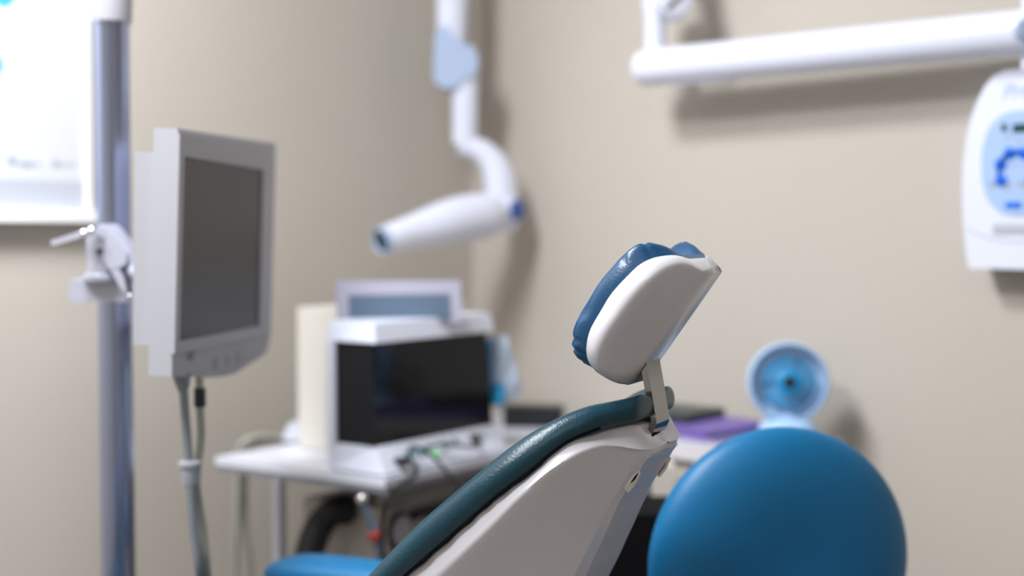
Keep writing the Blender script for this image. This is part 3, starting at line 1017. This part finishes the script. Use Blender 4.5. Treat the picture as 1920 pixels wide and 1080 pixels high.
# the ring is open: drop the two big caps
big = [f for f in m.bm.faces if len(f.verts) > 8]
bmesh.ops.delete(m.bm, geom=big, context='FACES_ONLY')
cage = m.build('cage_ring', M['fan_pale'], fan, sharp=50)
m = MB()
for q in range(40):
    a = 2 * PI * q / 40
    d0 = fx * math.cos(a) + fy * math.sin(a)
    a2 = a + .16
    d1_ = fx * math.cos(a2) + fy * math.sin(a2)
    m.tube([fC + d0 * .018 + fn * .022, fC + d1_ * FR * .6 + fn * .021, fC + d1_ * FR * .92 + fn * .013], 0.0004, 5, n=5)
for r, o_ in ((.054, .0195),):
    m.tube(circ(fC, r, o_), 0.0006, 5, smooth=False)
tag(m.build('front_guard', M['fan_pale'], fan, sharp=80), 'pale radial wire guard')
m = MB().lathe(fC, fn, [(0, .020), (.023, .020), (.024, .023), (.020, .0255), (0, .026)], 36)
m.build('guard_cap', M['fan_blue'], fan)
m = MB().lathe(fC, fn, [(0, .0262), (.011, .0262), (.0102, .0275), (0, .0278)], 20)
tag(m.build('cap_badge', M['black'], fan), 'black centre dot')
m = MB().lathe(fC, fn, [(0, -.006), (.019, -.006), (.020, .006), (.015, .014), (0, .015)], 36)
m.build('hub', M['fan_blue'], fan)
for q in range(3):
    a0 = q * 2 * PI / 3 + 0.9
    m = MB()
    ra, rb_ = [], []
    rows_ = []
    for i in range(7):
        r = .016 + (.0465 - .016) * i / 6
        row = []
        for j in range(9):
            aa = a0 + (j / 8 - .5) * (1.95 - .1 * i / 6) + i * .05
            row.append(fC + (fx * math.cos(aa) + fy * math.sin(aa)) * r + fn * (.009 * (j / 8 - .5)))
        rows_.append(row + [p_ - fn * .0015 for p_ in row[::-1]])
    m.rings(rows_)
    m.build('blade', M['fan_blue'], fan, sharp=60)
m = MB()
for q in range(36):
    a = 2 * PI * q / 36
    d0 = fx * math.cos(a) + fy * math.sin(a)
    m.tube([fC + d0 * FR * .94 - fn * .018, fC + d0 * .045 - fn * .03, fC + d0 * .02 - fn * .032], 0.0012, 5, n=5)
m.lathe(fC, -fn, [(.0715, .016), (.068, .021), (.052, .027)], 40)
for f_ in [f for f in m.bm.faces if len(f.verts) > 8]:
    m.bm.faces.remove(f_)
m.build('rear_housing', M['fan_pale'], fan, sharp=60)
m = MB().lathe(fC, -fn, [(.0525, .0268), (.048, .029), (.030, .033), (.026, .044), (.018, .050), (0, .051)], 40)
m.build('motor_housing', M['fan_blue'], fan, sharp=60)
fb = V((fC.x, fC.y, CZ)) 
m = MB()
m.lathe(fb, UP, [(0, 0), (.052, 0), (.054, .004), (.053, .022), (.048, .032), (.03, .040), (.014, .043), (.012, .048), (0, .048)], 40)
m.tube([fb + UP * .03, fb + UP * .05 - fn * .02, fC - fn * .035], .009, 12)
m.build('base', M['fan_pale'], fan)

# ------------------------------------------------------------------ x-ray machine on the back wall
wy = lambda y: V((0, y, 0))
def onback(px, py, y): return onplane(px, py, wy(y), ey)
pL = onback(1205, 130, -.125); pR = onback(1915, 57, -.105)
zr = (pL.z + pR.z) / 2
pL.z = pR.z = zr
xr = thing('xray_arm', 'white x-ray machine with long horizontal rail, folding arm and angled tube head', 'x-ray machine', V((pR.x + .05, 0, zr)))
rr_ = 0.0365
dR = (pR - pL).normalized()
m = MB()
prof = [(0.0, -.012), (rr_ * .6, -.010), (rr_ * .9, -.002), (rr_, .012), (rr_, (pR - pL).length + .02)]
m.lathe(pL, dR, prof, 40)
m.build('rail', M['white'], xr)
m = MB().box((pL + pR) / 2 - UP * .036 - dR * .25, dR, dR.cross(UP), UP, .14, .018, .006, .002, 2)
m.build('rail_cover', M['white'], xr)
# wall hinge at the right
hx = pR + dR * .05
m = MB().lathe(V((hx.x, hx.y, zr - .045)), UP, [(0, 0), (.036, 0), (.038, .004), (.038, .086), (.036, .09), (0, .09)], 36)
m.box(V((hx.x, hx.y / 2, zr)), ex, ey, ez, .10, abs(hx.y), .12, .01, 2)
hg = m.build('wall_hinge', M['white'], xr)
dc = onback(1924, 55, pR.y - .045)
m = MB().lathe(dc, wdir(0, -1, 0), [(0, -.012), (.017, -.012), (.018, 0), (.015, .004), (0, .005)], 32)
tag(m.build('hinge_cap', M['joint'], hg), 'pale blue-grey hinge cap')
m = MB().box(V((hx.x + .01, -.045, zr - .051)), ex, ey, ez, .055, .06, .024, .006, 3)
m.build('hinge_stem', M['white'], xr)
# post at the left end
p0 = onback(1228, 98, -.125); pp = V((p0.x, p0.y, zr))
zt3 = zr + .30
m = MB().lathe(V((pp.x, pp.y, zr)), UP, [(.020, 0), (.0205, .06), (.0205, .10), (.026, .13), (.027, .16), (0, .16)], 32)
m.build('post', M['white'], xr)
el = onback(1262, 6, -.135)
m = MB().cyl(el - FWD * .045, el + FWD * .03, .034, 36, .006)
ej = m.build('elbow_joint', M['matte_white'], xr)
m = MB().box(el - FWD * .047, (RIGHT + UP).normalized(), FWD, (UP - RIGHT).normalized(), .05, .004, .006, .001, 1)
m.build('elbow_groove', M['tray'], ej)
# folding arms above the frame
colT = at(848, 0, 3.19)
apex = V((0.55, -.20, 2.32))
m = MB().tube([el + UP * .0, el + UP * .06, apex], .030, 20, n=12, smooth=False)
m.build('lower_arm', M['white'], xr)
m = MB().cyl(apex - FWD * .04, apex + FWD * .04, .042, 32, .006)
m.build('apex_joint', M['white'], xr)
cT = V((colT.x, colT.y, 2.05))
m = MB().tube([apex, cT], .030, 20, smooth=False)
m.build('upper_arm', M['white'], xr)
cY = 3.19
m = MB().tube([cT, at(848, -10, cY), at(847, 80, cY)], [.036, .036, .033], 28, smooth=False)
m.build('drop_column', M['white'], xr)
# pale blue joint cover
jc = [(815,66),(826,50),(838,47),(850,66),(868,82),(884,84),(895,102),(897,122),(888,142),(872,150),(860,160),(845,166),(826,163),(813,150)]
m = MB().prism([at(x, y, cY - .045) for x, y in jc], FWD * .085, .012, 4)
tag(m.build('joint_cover', M['joint'], xr, sharp=50), 'pale blue joint cover')
# yoke: vertical part then C-shaped arc
yk = [(868,140),(868,200),(868,250),(870,278)]
m = MB()
m.tube([at(x, y, cY - .01) for x, y in ((872,140),(872,215),(871,270))], [.030, .029, .0275], 24)
yw = catmull([V((x, y, r)) for x, y, r in ((860,272,20),(882,276,21),(905,286,23),(927,310,27),(938,345,31),(941,380,32),(938,410,34),(934,428,34))], 40)
pts = [at(x, y, cY - .012) for x, y, _ in yw]
rad = [r * cY / F for _, _, r in yw]
m.tube(pts, rad, 24, n=40)
m.build('yoke', M['white'], xr, sharp=60)
# pivot disc on the yoke
pv = at(938, 394, cY - .012) + wdir(.80, -.60, 0) * .043
m = MB().lathe(pv, wdir(.80, -.60, 0), [(0, -.025), (.030, -.025), (.031, -.002), (.028, .002), (0, .002)], 32)
pvd = m.build('pivot_disc', M['white'], xr)
m = MB().lathe(pv, wdir(.80, -.60, 0), [(0, .001), (.024, .0025), (.022, .006), (0, .008)], 32)
tag(m.build('pivot_cap', M['deep_blue'], xr), 'deep blue pivot cap')
# tube head: body tapering to the cone
hp = [(944,408,20,0),(938,404,34,.0),(915,404,43,0),(880,408,44,0),(840,417,42,0),(800,428,36,0),(770,435,30,0),(740,444,27,0),(722,450,25,0)]
hp = catmull([V((x, y, r)) for x, y, r, _ in hp], 50)
pts = [at(x, y, cY - .03 - .22 * max(0, (940 - x)) / 225) for x, y, _ in hp]
m = MB().tube(pts, [r * (cY - .1) / F for _, _, r in hp], 32, n=50)
th_ = m.build('tube_head', M['white'], xr, sharp=60)
cd = (pts[-1] - pts[-8]).normalized()
cdir = (cd - FWD * .35).normalized()
m = MB().lathe(pts[-1], cd, [(.027, -.01), (.0285, .004), (.0285, .012), (.026, .014), (.0235, .012), (.023, .004), (0, .004)], 36)
tag(m.build('cone_ring', M['joint'], th_), 'pale blue cone ring')
m = MB().lathe(pts[-1] + cd * .005, cd, [(0, 0), (.0225, 0), (.0225, .003), (0, .003)], 32)
tag(m.build('cone_lens', M['lens'], th_), 'dark cone opening')

# control panel on the wall
pn = V((onback(1908, 300, -.075).x, -.075, 0))
def pb_(px, py, d=0): return onplane(px, py, V((0, -.075 - d, 0)), ey)
ctl = thing('control_panel', 'white wall control panel with pale blue oval keypad under the rail', 'control panel', V((pn.x, 0, pb_(1908, 500).z)))
axis_x = pb_(1908, 300).x
lef = [(1912,128),(1885,131),(1862,143),(1846,163),(1832,190),(1820,222),(1812,260),(1806,305),(1804,350),(1805,400),(1808,445),(1812,480),(1816,503)]
Lp = [pb_(x, y) for x, y in lef]
Rp = [V((2 * axis_x - p.x, p.y, p.z)) for p in Lp[::-1]]
zbot = min(p.z for p in Lp)
out_ = Lp[1:] + Rp[:-1]
for p in (out_[len(Lp) - 2], out_[len(Lp) - 1]): p.z = zbot
m = MB().prism(out_, V((0, .073, 0)), .012, 4)
m.build('housing', M['white'], ctl, sharp=50)
oc = pb_(1906, 305)
rxo, rzo = abs(pb_(1841, 310).x - axis_x), (pb_(1906, 208).z - pb_(1906, 404).z) / 2
ozc = (pb_(1906, 208).z + pb_(1906, 404).z) / 2
m = MB().prism([V((axis_x + rxo * math.copysign(abs(math.cos(t)) ** .85, math.cos(t)), -.0755, ozc + rzo * math.copysign(abs(math.sin(t)) ** .85, math.sin(t)))) for t in [2 * PI * i / 48 for i in range(48)]], V((0, -.002, 0)))
ov = m.build('keypad', M['oval'], ctl)
tag(ov, 'pale blue oval keypad')
def prect(x0, y0, x1, y1, mtl, name, d=.003, par=None, r=.001):
    a, b = pb_(x0, y0), pb_(x1, y1)
    c0 = V(((a.x + b.x) / 2, -.0765 - d / 2, (a.z + b.z) / 2))
    return MB().box(c0, ex, ey, ez, abs(b.x - a.x), d, abs(a.z - b.z), r, 2).build(name, mtl, par or ov)
prect(1880, 233, 1889, 246, M['lcd_green'], 'mark')
tag(prect(1901, 233, 1935, 247, M['lcd_green'], 'display'), 'dark green display')
for t in range(6):
    ang = math.radians(205 - t * 46)
    cxp, czp = 1908 + 32 * math.cos(ang), 322 - 38 * math.sin(ang)
    p = pb_(cxp, czp)
    m = MB().lathe(V((p.x, -.0772, p.z)), -ey, [(0, 0), (.0105, 0), (.0105, .0022), (.009, .003), (0, .003)], 24)
    m.build('round_key', M['bright_blue'], ov)
arc = [pb_(1908 + 33 * math.cos(math.radians(a)), 322 - 39 * math.sin(math.radians(a))) for a in range(205, -26, -10)]
m = MB().tube([V((p.x, -.0775, p.z)) for p in arc], .0085, 8, flat=.3)
m.build('key_arc', M['bright_blue'], ov)
tag(prect(1887, 379, 1916, 390, M['bright_blue'], 'ready_key'), 'bright blue bar key')
for x0, y0, x1, y1 in ((1896,309,1914,312),(1856,340,1872,352),(1876,344,1900,350),(1880,352,1894,356),(1910,342,1926,352),(1884,256,1900,260),(1906,262,1926,266)):
    prect(x0, y0, x1, y1, M['faint'], 'printed_mark', .0012, r=0)
prect(1863, 420, 1945, 438, M['band'], 'label_strip', .0015, ctl)
tp_ = pb_(1879, 184, .0006)
text_mesh('lettering', 'Preva', M['oval'], ctl, tp_, ex, ez, 0.034, shear=.25)
arcp = [(1812,428),(1830,437),(1850,444),(1880,451),(1908,453)]
arcw = [pb_(x, y) for x, y in arcp]
arcw = arcw + [V((2 * axis_x - p.x, p.y, p.z)) for p in arcw[-2::-1]]
m = MB().tube([V((p.x, -.0752, p.z)) for p in arcw], .0012, 6)
m.build('seam_line', M['ring'], ctl)

# ------------------------------------------------------------------ framed poster on the left wall
def onleft(px, py, x): return onplane(px, py, V((x, 0, 0)), ex)
fr = 0.034
pr = onleft(181, 400, fr)
zb_ = onleft(100, 416, fr).z
y1p, y0p = pr.y, pr.y - 0.90
zp = zb_ + 0.80
post = thing('wall_poster', 'glossy white framed poster with faint blue print on the left wall', 'poster', V((0, (y0p + y1p) / 2, zb_)))
def lbox(x0, x1, ya, yb, za, zz, mtl, name, par, r=.002):
    return MB().box(V(((x0 + x1) / 2, (ya + yb) / 2, (za + zz) / 2)), ex, ey, ez, abs(x1 - x0), abs(yb - ya), abs(zz - za), r, 2).build(name, mtl, par)
lbox(0.001, .012, y0p, y1p, zb_, zp, M['frame_white'], 'backing', post)
lbox(.012, .0135, y0p + .015, y1p - .012, zb_ + .02, zp - .015, M['paper'], 'sheet', post, 0)
lbox(.012, fr, y0p, y1p, zb_, zb_ + .020, M['frame_white'], 'bottom_rail', post, .003)
lbox(.012, .020, y1p - .012, y1p, zb_ + .020, zp - .012, M['frame_white'], 'side_rail', post, .002)
lbox(.012, .020, y0p, y0p + .012, zb_ + .020, zp - .012, M['frame_white'], 'side_rail', post, .002)
lbox(.012, .020, y0p, y1p, zp - .012, zp, M['frame_white'], 'top_rail', post, .002)
za, zc = onleft(100, 390, .0137).z, onleft(100, 338, .0137).z
lbox(.0135, .0142, y0p + .015, y1p - .0125, zb_ + .020, zc, M['band'], 'printed_band', post, 0)
for x0, x1, y0, y1 in ((16,30,294,309),(34,44,303,311),(45,60,303,314),(62,76,306,311),(99,112,301,314),(116,126,306,312),(128,143,307,311)):
    a, b = onleft(x0, y0, .0137), onleft(x1, y1, .0137)
    lbox(.0135, .0141, a.y, b.y, a.z, b.z, M['faint'], 'print_word', post, 0)
m = MB()
pp_ = [onleft(x, y, .0136) for x, y in ((-60,-60),(40,-50),(32,-8),(20,8),(8,13),(-8,6),(-60,10))]
m.prism(pp_, V((.0008, 0, 0)))
m.build('printed_shape', M['cyan'], post)
m = MB().tube([onleft(x, y, .0136) for x, y in ((40,-10),(28,28),(14,52),(-8,72))], .003, 6, flat=.3)
m.build('printed_curve', M['lilac'], post)
m = MB()
m.prism([onleft(x, y, .0136) for x, y in ((-50,100),(-6,102),(5,118),(3,132),(-10,140),(-50,140))], V((.0008, 0, 0)))
m.build('printed_shape', M['cyan'], post)

# ------------------------------------------------------------------ lights
def area(name, loc, tgt, sx_, sy_, power, col=(1, 1, 1)):
    l = bpy.data.lights.new(name, 'AREA')
    l.shape = 'RECTANGLE'
    l.size, l.size_y = sx_, sy_
    l.energy = power
    l.color = col
    o = bpy.data.objects.new(name, l)
    COL.objects.link(o)
    o.location = loc
    d = (V(tgt) - V(loc)).normalized()
    o.rotation_euler = d.to_track_quat('-Z', 'Y').to_euler()
    return o
COOL = (0.92, 0.95, 1.0)
area('ceiling_lamp_left', (0.72, -1.6, RZ - .01), (0.72, -1.6, 0), 0.45, 0.45, 50, COOL)
area('ceiling_lamp', (1.0, -2.45, RZ - .01), (1.0, -2.45, 0), 0.6, 0.6, 58, COOL)
area('ceiling_lamp_rear', (2.9, -2.6, RZ - .01), (2.9, -2.6, 0), 0.6, 1.2, 14, COOL)
w = bpy.data.worlds.new('world')
w.use_nodes = True
w.node_tree.nodes['Background'].inputs['Color'].default_value = (0.8, 0.9, 1, 1)
w.node_tree.nodes['Background'].inputs['Strength'].default_value = 0.3
sc.world = w

# ------------------------------------------------------------------ camera
cam = bpy.data.cameras.new('camera')
co = bpy.data.objects.new('camera', cam)
COL.objects.link(co)
co.location = CAM
co.rotation_euler = (PI / 2 - PITCH, 0, PI / 4)
cam.lens = 50
cam.sensor_width = 36
cam.clip_start = 0.05
cam.dof.use_dof = True
cam.dof.focus_distance = 1.57
cam.dof.aperture_fstop = 1.7
sc.camera = co
sc.view_settings.view_transform = 'Standard'
sc.view_settings.look = 'None'
sc.view_settings.exposure = 0.0
sc.view_settings.gamma = 1.0
sc.view_settings.use_curve_mapping = False
